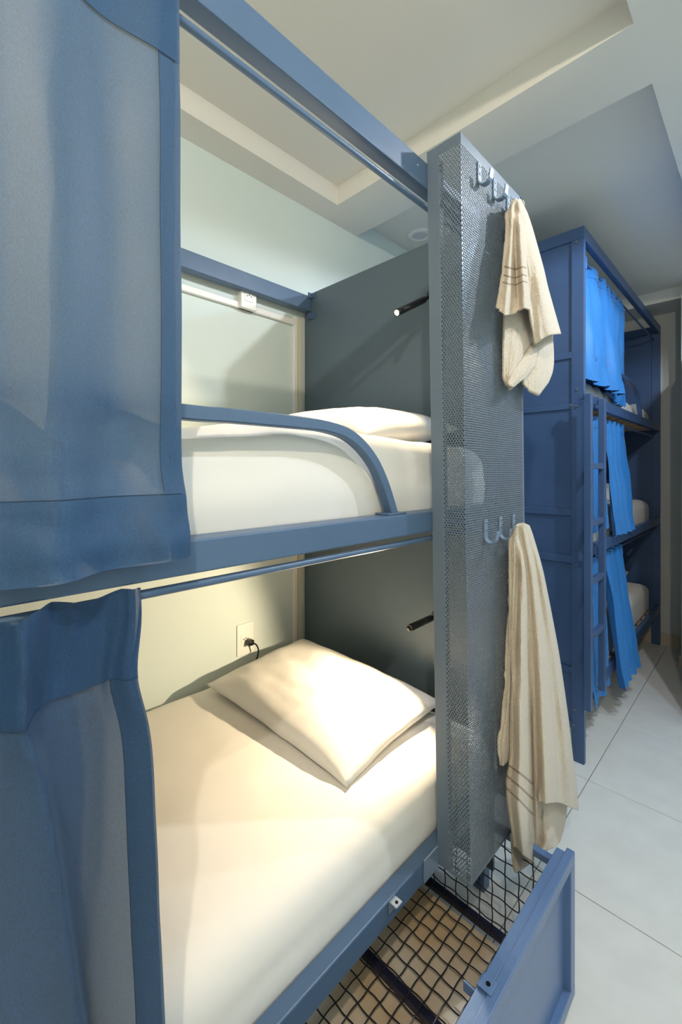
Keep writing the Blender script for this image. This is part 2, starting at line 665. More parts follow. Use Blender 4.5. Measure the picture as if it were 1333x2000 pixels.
def perforated(segs, z0, z1, p, r, th):
    """segs: ordered corner points (x, y) of the bent sheet; hole rows run along it"""
    hgt = p * math.sqrt(3) / 2
    rows = int((z1 - z0) / hgt)
    V, Q = [], []
    base = 0
    ang = [math.pi / 8 * 0 + k * math.pi / 4 for k in range(8)]
    for (pa, pb, nrm) in segs:
        pa, pb = np.array(pa, float), np.array(pb, float)
        L = np.linalg.norm(pb - pa)
        n = int(L / p)
        pp = L / n
        d = (pb - pa) / L
        nv = np.array(nrm, float)
        hh = (z1 - z0) / rows
        outer = [(pp / 2, 0), (pp / 2, hh / 2), (0, hh / 2), (-pp / 2, hh / 2), (-pp / 2, 0), (-pp / 2, -hh / 2), (0, -hh / 2), (pp / 2, -hh / 2)]
        inner = [(r * math.cos(t), r * math.sin(t)) for t in ang]
        loc2 = np.array(outer + inner)                         # 16 x 2
        cs, halves = [], []
        for j in range(rows):
            zc = z0 + (j + 0.5) * hh
            if j % 2 == 0:
                cs += [((i + 0.5) * pp, zc) for i in range(n)]
            else:
                cs += [((i + 1.0) * pp, zc) for i in range(n - 1)]
                halves += [(0, pp / 2, zc - hh / 2, zc + hh / 2), (L - pp / 2, L, zc - hh / 2, zc + hh / 2)]
        cs = np.array(cs)
        P2 = cs[:, None, :] + loc2[None]                        # m x 16 x 2
        m = len(cs)
        for_front = np.zeros((m, 16, 3))
        for_front[:, :, 0] = pa[0] + d[0] * P2[:, :, 0]
        for_front[:, :, 1] = pa[1] + d[1] * P2[:, :, 0]
        for_front[:, :, 2] = P2[:, :, 1]
        back = for_front.copy()
        back[:, :, 0] -= nv[0] * th
        back[:, :, 1] -= nv[1] * th
        allv = np.concatenate([for_front, back], axis=1).reshape(-1, 3)     # 32 per cell
        q = []
        for k in range(8):
            k2 = (k + 1) % 8
            q.append((k, k2, 8 + k2, 8 + k))
            q.append((8 + k, 8 + k2, 24 + k2, 24 + k))
            q.append((16 + k2, 16 + k, 24 + k, 24 + k2))
        q = np.array(q)
        qq = (np.arange(m)[:, None, None] * 32 + q[None]).reshape(-1, 4) + base
        V.append(allv)
        Q.append(qq)
        base += len(allv)
        hv, hq = [], []
        for (u0, u1, za, zb) in halves:
            s = len(hv)
            for (u, z) in ((u0, za), (u1, za), (u1, zb), (u0, zb)):
                hv.append((pa[0] + d[0] * u, pa[1] + d[1] * u, z))
            hq.append((s, s + 1, s + 2, s + 3))
        V.append(np.array(hv))
        Q.append(np.array(hq) + base)
        base += len(hv)
    V = np.concatenate(V)
    Q = np.concatenate(Q)
    V[:, 0] += KT * (1.25 - V[:, 2])
    me = bpy.data.meshes.new('perforated_sheet')
    me.vertices.add(len(V))
    me.vertices.foreach_set('co', V.astype(np.float32).ravel())
    me.loops.add(len(Q) * 4)
    me.loops.foreach_set('vertex_index', Q.astype(np.int32).ravel())
    me.polygons.add(len(Q))
    me.polygons.foreach_set('loop_start', np.arange(0, len(Q) * 4, 4, dtype=np.int32))
    me.polygons.foreach_set('loop_total', np.full(len(Q), 4, dtype=np.int32))
    me.update(calc_edges=True)
    return me


def lean_obj(o):
    for v in o.data.vertices:
        v.co.x += KT * (1.25 - v.co.z)
    return o


ZH0, ZH1 = ZP0 + 0.008, ZP1 - 0.024
FL = 0.033
sheet_me = perforated([((XP0, YF - FL), (XP0, YP), (-1, 0)), ((XP0, YP), (XP1 - 0.008, YP), (0, -1))], ZH0, ZH1, 0.0065, 0.00235, 0.0010)
panel = link('perforated_panel', sheet_me, M['mesh'])
panel['label'] = 'bent sheet of grey blue perforated steel'
rel(panel, bed)
# solid borders of the bent sheet
bdr = boxes('solid_border', [((XP0, YP, ZH1), (XP1, YP + 0.0012, ZP1)), ((XP0, YP, ZP0), (XP1, YP + 0.0012, ZH0)),
                             ((XP1 - 0.008, YP, ZP0), (XP1, YP + 0.0012, ZP1)),
                             ((XP0, YP, ZH1), (XP0 + 0.0012, YF - FL, ZP1)), ((XP0, YP, ZP0), (XP0 + 0.0012, YF - FL, ZH0))], M['mesh'], None, 0)
lean_obj(bdr)
bdr.parent = panel
fr = boxes('mounting_flange', [((XP0, YF - FL, ZP0), (XP0 + 0.020, YF - 0.0005, ZP1))], M['mesh'], None, 0.0015)
lean_obj(fr)
fr.parent = panel
fr2 = boxes('mounting_flange', [((XP1 - 0.0015, YP + 0.001, ZP0), (XP1, YF - 0.0005, ZP1))], M['mesh'], None, 0)
lean_obj(fr2)
fr2.parent = panel


def hook_mesh():
    w = 0.016
    prof = [(0.0, 0.030), (0.0, -0.012)]
    for k in range(1, 9):
        a = math.pi * k / 8
        prof.append((0.0145 - 0.0145 * math.cos(a), -0.012 - 0.0145 * math.sin(a) * 1.0))
    prof.append((0.031, 0.002))
    path = [Vector((0, -0.0022 - y, z)) for (y, z) in prof]
    vs, fs = tube_data(path, rect(w, 0.0032, 0.0008), up=None)
    me = bpy.data.meshes.new('hook')
    # fixed frame: width along x
    vs = []
    pr = rect(w, 0.0034, 0.0008)
    for i, p in enumerate(path):
        t = (path[min(i + 1, len(path) - 1)] - path[max(i - 1, 0)]).normalized()
        a = Vector((1, 0, 0))
        b = t.cross(a)
        for (u, q) in pr:
            vs.append(p + a * u + b * q)
    me.from_pydata([tuple(v) for v in vs], [], fs)
    me.update()
    return me


hk_me = hook_mesh()
bm = bmesh.new()
bmesh.ops.create_uvsphere(bm, u_segments=10, v_segments=6, radius=0.0032, matrix=Matrix.Diagonal((1, 0.5, 1, 1)))
scr = bpy.data.meshes.new('screw')
bm.to_mesh(scr)
bm.free()
scr.materials.append(M['steel'])
HOOKS = [(0.985, 2.052), (1.066, 2.052), (1.145, 2.052), (0.999, 1.203), (1.080, 1.203), (1.160, 1.203)]
hook_pts = []
for (hx, hz) in HOOKS:
    # positions measured along the leaning sheet
    x = hx if hz < 1.5 else hx - 0.019
    h = link('hook', hk_me, M['hook'])
    h.parent = panel
    h.location = (x, YP - 0.0002, hz)
    hook_pts.append(Vector((x, YP, hz)))
    for dz in (0.022, 0.004):
        s = bpy.data.objects.new('screw', scr)
        COL.objects.link(s)
        s.parent = h
        s.location = (0, -0.0042, dz)

# ------------------------------------------------------------------ bedding


def slab(name, x0, x1, y0, y1, z0, z1, mat, nx=70, ny=40, edge=0.045, topfn=None, bulge=0.012, seed=0.0, wr=0.003):
    """soft mattress: rounded edges, crowned top, small wrinkles"""
    nz = 7
    vs, fs = [], []

    def pos(u, v, s):
        # u,v in [0,1] footprint, s 0 bottom .. 1 top
        x = x0 + (x1 - x0) * u
        y = y0 + (y1 - y0) * v
        zt = z1 + (topfn(x, y) if topfn else 0)
        return x, y, z0 + (zt - z0) * s

    def fall(d):
        d = max(0.0, min(1.0, d / edge))
        return 1 - math.sqrt(max(0.0, 1 - (1 - d) ** 2))

    top = {}
    us = [0.5 - 0.5 * math.cos(math.pi * i / nx) for i in range(nx + 1)]
    vv = [0.5 - 0.5 * math.cos(math.pi * j / ny) for j in range(ny + 1)]
    for i, u in enumerate(us):
        for j, v in enumerate(vv):
            x, y, z = pos(u, v, 1)
            dx = min(x - x0, x1 - x)
            dy = min(y - y0, y1 - y)
            z -= edge * max(fall(dx), fall(dy))
            w = wr * fnoise(x * 7 + seed, y * 11, 2.0) + wr * 0.6 * fnoise(x * 19 + seed, y * 23, 5.0)
            top[i, j] = len(vs)
            vs.append(Vector((x, y, z + w)))
    for i in range(nx):
        for j in range(ny):
            fs.append((top[i, j], top[i + 1, j], top[i + 1, j + 1], top[i, j + 1]))
    loop = [(i, 0) for i in range(nx + 1)] + [(nx, j) for j in range(1, ny + 1)] + [(i, ny) for i in range(nx - 1, -1, -1)] + [(0, j) for j in range(ny - 1, 0, -1)]
    prev = [top[k] for k in loop]
    cx, cy = (x0 + x1) / 2, (y0 + y1) / 2
    for s in range(1, nz + 1):
        t = s / nz
        cur = []
        for q, k in enumerate(loop):
            p = vs[top[k]]
            z = p.z + (z0 - p.z) * t
            o = bulge * math.sin(math.pi * min(1, t)) ** 2 * (1 + 0.5 * fnoise(p.x * 5 + seed, p.y * 5, 1))
            nxd = -1 if k[0] == 0 else (1 if k[0] == nx else 0)
            nyd = -1 if k[1] == 0 else (1 if k[1] == ny else 0)
            cur.append(len(vs))
            vs.append(Vector((p.x + nxd * o, p.y + nyd * o, z)))
        n = len(loop)
        for q in range(n):
            fs.append((prev[q], cur[q], cur[(q + 1) % n], prev[(q + 1) % n]))
        prev = cur
    fs.append(tuple(prev)[::-1])
    return py_obj(name, vs, fs, mat)


def pillow(name, c, lx, ly, h, rot, mat, seed=0.0, n=44, tilt=(0, 0), flat=0.42):
    vs, fs = [], []
    idx = {}
    for side in (1, -1):
        for i in range(n + 1):
            for j in range(n + 1):
                u, v = -1 + 2 * i / n, -1 + 2 * j / n
                if side == -1 and (i in (0, n) or j in (0, n)):
                    idx[side, i, j] = idx[1, i, j]
                    continue
                e = max(0.0, (1 - abs(u) ** 2.6)) ** 0.55 * max(0.0, (1 - abs(v) ** 2.6)) ** 0.55
                pin = 1 - 0.055 * (1 - v * v) * abs(u) ** 3
                pin2 = 1 - 0.05 * (1 - u * u) * abs(v) ** 3
                x = u * lx / 2 * pin + 0.004 * fnoise(u * 3 + seed, v * 3, 4)
                y = v * ly / 2 * pin2 + 0.004 * fnoise(u * 3 + seed, v * 3, 9)
                zz = h * e * (0.62 if side > 0 else -0.38)
                zz += (0.008 * fnoise(u * 2.2 + seed, v * 2.2, 3) + 0.002 * fnoise(u * 6 + seed, v * 6, 7)) * (0.25 + e)
                idx[side, i, j] = len(vs)
                vs.append(Vector((x, y, zz)))
    for side in (1, -1):
        for i in range(n):
            for j in range(n):
                q = (idx[side, i, j], idx[side, i + 1, j], idx[side, i + 1, j + 1], idx[side, i, j + 1])
                fs.append(q if side > 0 else q[::-1])
    o = py_obj(name, vs, fs, mat)
    o.location = c
    o.rotation_euler = (tilt[0], tilt[1], rot)
    return o


def up_top(x, y):
    # the upper sheet rises under its quilted bedding towards the pillow
    pts = [(-0.6, -0.022), (0.2, -0.022), (0.30, -0.016), (0.42, 0.002), (0.50, 0.022), (0.62, 0.022), (0.80, 0.006), (0.97, 0.0), (1.3, -0.006)]
    for (a, za), (b, zb) in zip(pts, pts[1:]):
        if x <= b:
            t = max(0, (x - a) / (b - a))
            t = t * t * (3 - 2 * t)
            return za + (zb - za) * t
    return 0


up_m = slab('mattress', XT + 0.04, 1.278, 0.640, 1.505, 1.232, 1.432, M['sheet'], 90, 40, 0.06, up_top, 0.006, 3.0, 0.004)
tag(up_m, 'white sheeted mattress on the upper bunk behind the curved guard rail', 'mattress')
lo_m = slab('mattress', XT + 0.04, 1.278, 0.622, 1.505, 0.403, 0.566, M['sheet'], 90, 60, 0.085, None, 0.004, 8.0, 0.003)
tag(lo_m, 'wide cream white sheeted mattress on the lower bunk', 'mattress')

pu = pillow('pillow', (1.045, 1.07, 1.462), 0.46, 0.72, 0.155, 0.0, M['sheet'], 1.3, tilt=(0, math.radians(-6)))
tag(pu, 'white pillow at the head of the upper bunk', 'pillow')
pw = pillow('pillow', (0.988, 1.082, 0.603), 0.46, 0.685, 0.105, math.radians(1.0), M['sheet'], 6.1, tilt=(math.radians(2.0), math.radians(-4.5)))
tag(pw, 'brightly lit white pillow lying on the lower bunk', 'pillow')

# ------------------------------------------------------------------ curtains


def cloth_grid(name, x0, x1, z0, z1, fn, mat, parent, nx=80, nz=60, thick=0.0):
    vs, fs = [], []
    for j in range(nz + 1):
        for i in range(nx + 1):
            u, v = i / nx, j / nz
            vs.append(fn(x0 + (x1 - x0) * u, z0 + (z1 - z0) * v))
    for j in range(nz):
        for i in range(nx):
            a = j * (nx + 1) + i
            fs.append((a, a + 1, a + nx + 2, a + nx + 1))
    return py_obj(name, vs, fs, mat, parent)


cu = empty('bunk_curtain', (-0.15, 0.57, 1.22))
tag(cu, 'large translucent blue curtain drawn across the upper bunk of the near bed', 'curtain')


def up_fn(off):
    def f(x, z):
        t = (2.0 - z) / 0.8                      # 0 at rod, 1 at the bottom
        t = max(0, min(1.2, t))
        yb = 0.585 - 0.009 * min(1, t) - 0.020 * max(0, min(1, (1.40 - z) / 0.15)) ** 1.5
        amp = 0.0135 * (0.45 + 0.6 * min(1, t))
        y = yb + amp * math.sin((x - 0.02) * 2 * math.pi / 0.125 + 0.7 * math.sin(z * 3.1)) * (0.65 + 0.35 * math.sin(x * 17))
        y += 0.006 * fnoise(x * 5, z * 3.2, 1.5) + 0.0025 * fnoise(x * 16, z * 9, 3.5)
        # pucker at the lower right where the hem is caught
        dx, dz = (x - 0.205) / 0.035, (z - 1.37) / 0.06
        y += 0.010 * math.exp(-dx * dx - dz * dz)
        y = min(y, 0.578 if z < 1.27 else 0.592)
        y += 0.004 * fnoise(x * 30 + z * 14, z * 22 - x * 9, 6) * max(0, min(1, (1.42 - z) / 0.1))
        xr = x - 0.004 * math.sin(z * 7) * max(0, (x + 0.2)) + (0.006 * max(0, (1.36 - z) / 0.14) if x > 0.2 else 0)
        zz = z + (0.004 + 0.05 * x) * max(0, t - 0.8) * 5 * 0.9 + 0.010 * fnoise(x * 6, 0, 8) * max(0, t - 0.85) * 4
        return Vector((xr, y - off, zz)) - Vector(cu.location)
    return f


XC = 0.270
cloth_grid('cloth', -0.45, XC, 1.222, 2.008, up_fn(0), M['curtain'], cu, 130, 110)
cloth_grid('side_hem', XC - 0.029, XC + 0.0004, 1.222, 2.008, up_fn(0.0016), M['curtain'], cu, 8, 110)
cloth_grid('bottom_hem', -0.45, XC - 0.001, 1.2215, 1.315, up_fn(0.0022), M['curtain'], cu, 130, 14)
cloth_grid('header', -0.45, XC + 0.0004, 1.910, 2.012, up_fn(0.0024), M['curtain'], cu, 130, 16)




def seam(fn, pts, root):
    tube('stitching', [fn(x, z) for x, z in pts], circle(0.0004, 5), M['thread'], root)


seam(up_fn(0.0030), [(-0.45 + 0.7135 * k / 120, 1.3155) for k in range(121)], cu)
seam(up_fn(0.0032), [(-0.45 + 0.7135 * k / 120, 1.9095) for k in range(121)], cu)
seam(up_fn(0.0022), [(XC - 0.029, 1.32 + 0.59 * k / 90) for k in range(91)], cu)

cl = empty('bunk_curtain', (-0.12, 0.575, 0.45))
tag(cl, 'shaded blue gathered curtain hanging at the lower bunk of the near bed', 'curtain')


def low_fn(off):
    def f(x, z):
        t = max(0, min(1, (1.19 - z) / 0.75))
        g = max(0, 1 - t * 4.0)
        y = 0.588 - 0.030 * t ** 0.7
        y += (0.016 + 0.010 * t) * math.sin((x + 0.03 * t) * 2 * math.pi / 0.155 + 1.1)
        y += g * 0.009 * math.sin(x * 2 * math.pi / 0.036 + 2 * math.sin(x * 31)) + 0.006 * fnoise(x * 8, z * 3.5, 11) + 0.003 * fnoise(x * 22, z * 12, 4)
        for xf, wf, hf in ((0.085, 0.050, 0.042), (-0.06, 0.06, 0.035)):
            q = (x - (xf + 0.075 * t)) / wf
            if -1 < q < 0:
                y -= hf * (1 + q) ** 2 * (0.45 + t)
            elif 0 <= q < 0.25:
                y -= hf * (1 - q / 0.25) ** 1.5 * (0.45 + t)
        y = min(y, 0.592)
        s = (x + 0.45) / 0.69
        xr = x + 0.020 * s * t - 0.012 * s * math.exp(-((z - 1.09) / 0.05) ** 2)
        zz = z + g * 0.004 * math.sin(x * 2 * math.pi / 0.09)
        return Vector((xr, y - off, zz)) - Vector(cl.location)
    return f


XL = 0.219
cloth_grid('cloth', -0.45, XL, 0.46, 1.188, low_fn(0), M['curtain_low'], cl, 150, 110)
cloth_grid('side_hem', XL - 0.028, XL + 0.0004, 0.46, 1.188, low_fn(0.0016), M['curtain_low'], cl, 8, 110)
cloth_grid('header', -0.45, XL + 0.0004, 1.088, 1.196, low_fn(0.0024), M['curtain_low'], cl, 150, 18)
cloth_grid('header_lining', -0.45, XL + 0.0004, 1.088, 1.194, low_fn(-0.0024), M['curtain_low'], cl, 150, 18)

seam(low_fn(0.0030), [(-0.45 + 0.669 * k / 140, 1.0878) for k in range(141)], cl)
seam(low_fn(0.0022), [(XL - 0.028, 0.46 + 0.627 * k / 90) for k in range(91)], cl)

# ------------------------------------------------------------------ reading lamps


def reading_lamp(label, base, tip, power, aim, cone, rec):
    base, tip = Vector(base), Vector(tip)
    root = empty('reading_lamp', base)
    tag(root, label, 'lamp')
    d = (tip - base)
    L = d.length
    u = d.normalized()
    bm = bmesh.new()
    bmesh.ops.create_cone(bm, cap_ends=True, segments=24, radius1=0.018, radius2=0.018, depth=0.012,
                          matrix=Matrix.Translation((-0.006, 0, 0)) @ Matrix.Rotation(math.pi / 2, 4, 'Y'))
    bm_obj('wall_mount', bm, M['black'], root)
    tube('stem', [(-0.006, 0, 0), u * (L * 0.42)], circle(0.0062, 14), M['black'], root)
    vs, fs = [], []
    a = u.orthogonal().normalized()
    b = u.cross(a)
    prof = [(L * 0.24, 0.0065), (L * 0.26, 0.0108), (L * 0.985, 0.0114), (L, 0.0106), (L * 0.998, 0.0084), (L - rec - 0.001, 0.0080)]
    n = 24
    for (s, r) in prof:
        for k in range(n):
            t = 2 * math.pi * k / n
            vs.append(u * s + (a * math.cos(t) + b * math.sin(t)) * r)
    for i in range(len(prof) - 1):
        for k in range(n):
            fs.append((i * n + k, i * n + (k + 1) % n, (i + 1) * n + (k + 1) % n, (i + 1) * n + k))
    py_obj('barrel', vs, fs, M['black'], root)
    vs = [u * (L - rec)] + [u * (L - rec) + (a * math.cos(2 * math.pi * k / n) + b * math.sin(2 * math.pi * k / n)) * 0.0082 for k in range(n)]
    py_obj('led_lens', vs, [(0, 1 + k, 1 + (k + 1) % n) for k in range(n)], M['led'], root)
    lt = bpy.data.lights.new('reading_light', 'SPOT')
    lt.energy = power
    lt.color = (1.0, 0.78, 0.50)
    lt.spot_size = math.radians(cone)
    lt.spot_blend = 0.35
    lt.shadow_soft_size = 0.008
    lo = bpy.data.objects.new('reading_light', lt)
    COL.objects.link(lo)
    lo.parent = root
    lo.location = d + u * 0.006
    lo.rotation_euler = Vector(aim).to_track_quat('-Z', 'Y').to_euler()
    return root


lb = on_x(842, 576, XH - 0.012)
lt_ = on_y(775, 611, lb.y)
reading_lamp('black stick reading lamp with glowing tip on the upper headboard', (XH - 0.0002, lb.y, lb.z), lt_, 22.0, (-0.80, 0.05, -0.55), 128, 0.002)
lb2 = on_x(852, 1203, XH - 0.012)
lt2 = on_y(800, 1227, lb2.y)
reading_lamp('short black stick reading lamp over the lower bunk pillow', (XH - 0.0002, lb2.y, lb2.z), lt2, 23.0, (-0.88, 0.22, -0.36), 156, 0.036)

# ------------------------------------------------------------------ towels


def resample(row, n):
    """row: list of (u, px, py, dep); smooth interpolation to n+1 columns"""
    us = np.array([r[0] for r in row])
    uu = np.linspace(0, 1, n + 1)
    out = []
    for c in (1, 2):
        out.append(np.interp(uu, us, [r[c] for r in row]))
    # depth: smooth (cosine) interpolation so folds stay round
    dp = np.array([r[3] for r in row])
    res = np.empty(n + 1)
    for i, u in enumerate(uu):
        k = min(len(us) - 2, max(0, int(np.searchsorted(us, u, side='right') - 1)))
        t = (u - us[k]) / (us[k + 1] - us[k])
        t = t * t * (3 - 2 * t)
        res[i] = dp[k] + (dp[k + 1] - dp[k]) * t
    out.append(res)
    return np.array(out).T


def towel_sheet(name, rows, vs_, plane, mat, parent, n=64, m=90, thick=0.005, seed=0, deep=1.0, lift=0.0):
    """rows: top to bottom; each row a list of (u, px, py, depth towards the aisle); vs_: row parameters"""
    R = np.array([resample(r, n) for r in rows])           # rows x (n+1) x 3
    vs_ = np.array(vs_)
    V, UV, Fc = [], [], []
    off = Vector(parent.location) if parent else Vector()
    for j in range(m + 1):
        v = j / m
        k = min(len(vs_) - 2, max(0, int(np.searchsorted(vs_, v, side='right') - 1)))
        t = (v - vs_[k]) / (vs_[k + 1] - vs_[k])
        a, b = R[k], R[k + 1]
        p0 = R[k - 1] if k > 0 else 2 * a - b
        p3 = R[k + 2] if k + 2 < len(R) else 2 * b - a
        c = a + (b - a) * t
        # mild smoothing between rows
        cc = 0.5 * ((2 * a) + (b - p0) * t + (2 * p0 - 5 * a + 4 * b - p3) * t * t + (3 * a - p0 - 3 * b + p3) * t ** 3)
        c = 0.35 * c + 0.65 * cc
        for i in range(n + 1):
            px, py, dep = c[i]
            dep = dep * deep + lift * min(1.0, v * 3)
            dep += 0.0014 * fnoise(i / n * 9 + seed, v * 7, 2) + 0.0006 * fnoise(i / n * 30 + seed, v * 26, 5)
            w = on_y(px, py, plane - dep)
            V.append(w - off)
            UV.append((i / n, v))
    for j in range(m):
        for i in range(n):
            a = j * (n + 1) + i
            Fc.append((a, a + n + 1, a + n + 2, a + 1))
    o = py_obj(name, V, Fc, mat, parent, True, UV)
    sm = o.modifiers.new('thickness', 'SOLIDIFY')
    sm.thickness = thick
    sm.offset = -1.0
    return o


PL = 0.470
t1 = empty('hand_towel', hook_pts[2] + Vector((0.0, -0.03, 0.0)))
tag(t1, 'short beige terry towel with brown woven lines hanging from the top hooks', 'towel')
# front drape
rowsA = [
    [(0, 996, 402, 0.004), (0.3, 1001, 392, 0.016), (0.6, 1010, 387, 0.020), (1, 1021, 394, 0.008)],
    [(0, 990, 416, 0.004), (0.3, 1001, 412, 0.016), (0.5, 1008, 411, 0.012), (0.7, 1016, 409, 0.022), (1, 1031, 415, 0.004)],
    [(0, 991, 445, 0.004), (0.3, 1002, 445, 0.016), (0.36, 1005, 445, 0.009), (0.55, 1016, 444, 0.026), (0.72, 1026, 445, 0.013), (1, 1042, 448, 0.004)],
    [(0, 984, 520, 0.004), (0.2, 996, 523, 0.017), (0.33, 1006, 526, 0.006), (0.36, 1008, 526, 0.012), (0.5, 1021, 521, 0.031), (0.64, 1031, 524, 0.016), (0.68, 1034, 524, 0.018), (0.84, 1049, 524, 0.026), (1, 1063, 524, 0.004)],
    [(0, 979, 560, 0.004), (0.2, 993, 565, 0.019), (0.33, 1007, 566, 0.007), (0.36, 1010, 565, 0.014), (0.5, 1024, 558, 0.035), (0.64, 1035, 562, 0.018), (0.68, 1038, 563, 0.019), (0.84, 1055, 564, 0.031), (1, 1072, 563, 0.004)],
    [(0, 972, 600, 0.005), (0.08, 977, 607, 0.012), (0.18, 988, 616, 0.021), (0.28, 1001, 614, 0.014), (0.36, 1012, 606, 0.022), (0.5, 1026, 601, 0.040), (0.60, 1036, 605, 0.022), (0.66, 1041, 640, 0.016), (0.70, 1047, 673, 0.016), (0.78, 1058, 664, 0.026), (0.88, 1077, 654, 0.036), (1, 1097, 652, 0.010)],
]
towel_sheet('front_drape', rowsA, [0, 0.05, 0.17, 0.5, 0.7, 1.0], PL, M['towel_up'], t1, 90, 90, 0.0045, 1, 1.15, 0.010)
# left hanging tail behind it, corner folded over
rowsB = [
    [(0, 990, 560, -0.004), (0.5, 1020, 560, 0.004), (1, 1056, 560, 0.0)],
    [(0, 986, 640, -0.004), (0.5, 1018, 640, 0.006), (1, 1058, 640, 0.0)],
    [(0, 985, 690, -0.005), (0.5, 1012, 690, 0.006), (1, 1052, 676, 0.0)],
    [(0, 985, 735, -0.005), (0.4, 1000, 733, 0.005), (1, 1046, 704, -0.004)],
    [(0, 990, 752, -0.004), (0.35, 997, 763, 0.002), (0.6, 1010, 752, 0.002), (1, 1040, 722, -0.004)],
]
towel_sheet('tail', rowsB, [0, 0.4, 0.65, 0.9, 1.0], PL, M['towel'], t1, 36, 50, 0.0045, 5)
rowsB2 = [
    [(0, 1044, 670, 0.010), (0.5, 1047, 674, 0.014), (1, 1052, 678, 0.010)],
    [(0, 1022, 700, 0.008), (0.5, 1034, 708, 0.013), (1, 1047, 712, 0.010)],
    [(0, 1003, 728, 0.008), (0.5, 1017, 735, 0.013), (1, 1031, 733, 0.010)],
    [(0, 993, 748, 0.006), (0.5, 997, 755, 0.010), (1, 1004, 757, 0.008)],
]
towel_sheet('turned_edge', rowsB2, [0, 0.4, 0.75, 1.0], PL, M['towel'], t1, 20, 40, 0.004, 7)
# right tail
rowsC = [
    [(0, 1036, 560, 0.004), (0.5, 1056, 560, 0.010), (1, 1070, 560, 0.004)],
    [(0, 1040, 660, 0.002), (0.5, 1062, 660, 0.010), (1, 1081, 660, 0.002)],
    [(0, 1030, 715, 0.000), (0.5, 1056, 712, 0.012), (1, 1083, 705, 0.002)],
    [(0, 1023, 742, -0.002), (0.5, 1052, 748, 0.012), (1, 1080, 728, 0.004)],
    [(0, 1024, 750, -0.002), (0.35, 1037, 766, 0.006), (0.66, 1053, 774, 0.008), (1, 1072, 748, 0.004)],
]
towel_sheet('tail', rowsC, [0, 0.38, 0.72, 0.92, 1.0], PL, M['towel'], t1, 36, 50, 0.0045, 9)

t2 = empty('bath_towel', hook_pts[5] + Vector((0.0, -0.03, 0.0)))
tag(t2, 'long beige terry bath towel hanging from the lower hooks over the drawer', 'towel')
rowsD = [
    [(0, 1001, 1034, 0.006), (0.35, 1013, 1026, 0.018), (0.6, 1024, 1021, 0.022), (1, 1035, 1026, 0.010)],
    [(0, 998, 1056, 0.006), (0.25, 1009, 1050, 0.018), (0.4, 1016, 1046, 0.014), (0.6, 1025, 1042, 0.024), (0.8, 1034, 1042, 0.018), (1, 1043, 1048, 0.008)],
    [(0, 998, 1120, 0.006), (0.16, 1006, 1120, 0.014), (0.2, 1009, 1120, 0.010), (0.36, 1022, 1120, 0.030), (0.46, 1030, 1120, 0.020), (0.6, 1041, 1120, 0.032), (0.75, 1050, 1120, 0.022), (0.86, 1056, 1120, 0.028), (1, 1063, 1120, 0.006)],
    [(0, 997, 1270, 0.006), (0.10, 1001, 1270, 0.014), (0.14, 1004, 1270, 0.012), (0.28, 1020, 1270, 0.038), (0.41, 1034, 1270, 0.022), (0.44, 1038, 1270, 0.024), (0.60, 1055, 1270, 0.045), (0.74, 1068, 1270, 0.030), (0.86, 1081, 1270, 0.036), (1, 1092, 1270, 0.006)],
    [(0, 998, 1400, 0.006), (0.06, 1000, 1400, 0.016), (0.22, 1018, 1400, 0.044), (0.38, 1035, 1400, 0.028), (0.42, 1039, 1400, 0.022), (0.45, 1043, 1400, 0.030), (0.62, 1062, 1400, 0.056), (0.76, 1081, 1400, 0.036), (0.80, 1086, 1400, 0.034), (0.90, 1099, 1400, 0.042), (1, 1111, 1400, 0.006)],
    [(0, 996, 1470, 0.006), (0.06, 999, 1474, 0.016), (0.22, 1018, 1484, 0.046), (0.38, 1037, 1497, 0.034), (0.42, 1041, 1500, 0.024), (0.45, 1045, 1485, 0.032), (0.62, 1066, 1485, 0.062), (0.76, 1088, 1485, 0.042), (0.80, 1094, 1485, 0.036), (0.90, 1108, 1485, 0.044), (1, 1121, 1485, 0.006)],
    [(0, 989, 1550, 0.006), (0.06, 993, 1556, 0.016), (0.22, 1016, 1578, 0.046), (0.38, 1038, 1602, 0.034), (0.42, 1043, 1606, 0.022), (0.45, 1046, 1525, 0.032), (0.62, 1067, 1527, 0.064), (0.76, 1090, 1527, 0.044), (0.80, 1097, 1528, 0.036), (0.90, 1112, 1532, 0.042), (1, 1127, 1534, 0.008)],
    [(0, 1003, 1648, 0.006), (0.06, 1006, 1655, 0.014), (0.22, 1024, 1672, 0.036), (0.38, 1042, 1686, 0.028), (0.42, 1046, 1688, 0.018), (0.45, 1047, 1557, 0.032), (0.52, 1055, 1566, 0.048), (0.62, 1068, 1570, 0.064), (0.74, 1090, 1568, 0.046), (0.80, 1099, 1570, 0.036), (0.90, 1114, 1577, 0.040), (1, 1131, 1583, 0.010)],
]
towel_sheet('front_drape', rowsD, [0, 0.05, 0.17, 0.42, 0.62, 0.76, 0.88, 1.0], PL, M['towel_low'], t2, 130, 150, 0.0055, 21, 1.1)
rowsF = [
    [(0, 1000, 1630, -0.004), (0.5, 1020, 1630, 0.004), (1, 1044, 1640, 0.008)],
    [(0, 1003, 1670, -0.006), (0.5, 1020, 1675, 0.002), (1, 1044, 1682, 0.008)],
    [(0, 1005, 1698, -0.006), (0.3, 1009, 1706, -0.002), (1, 1042, 1684, 0.006)],
]
towel_sheet('folded_corner', rowsF, [0, 0.6, 1.0], PL, M['towel'], t2, 24, 24, 0.005, 31)
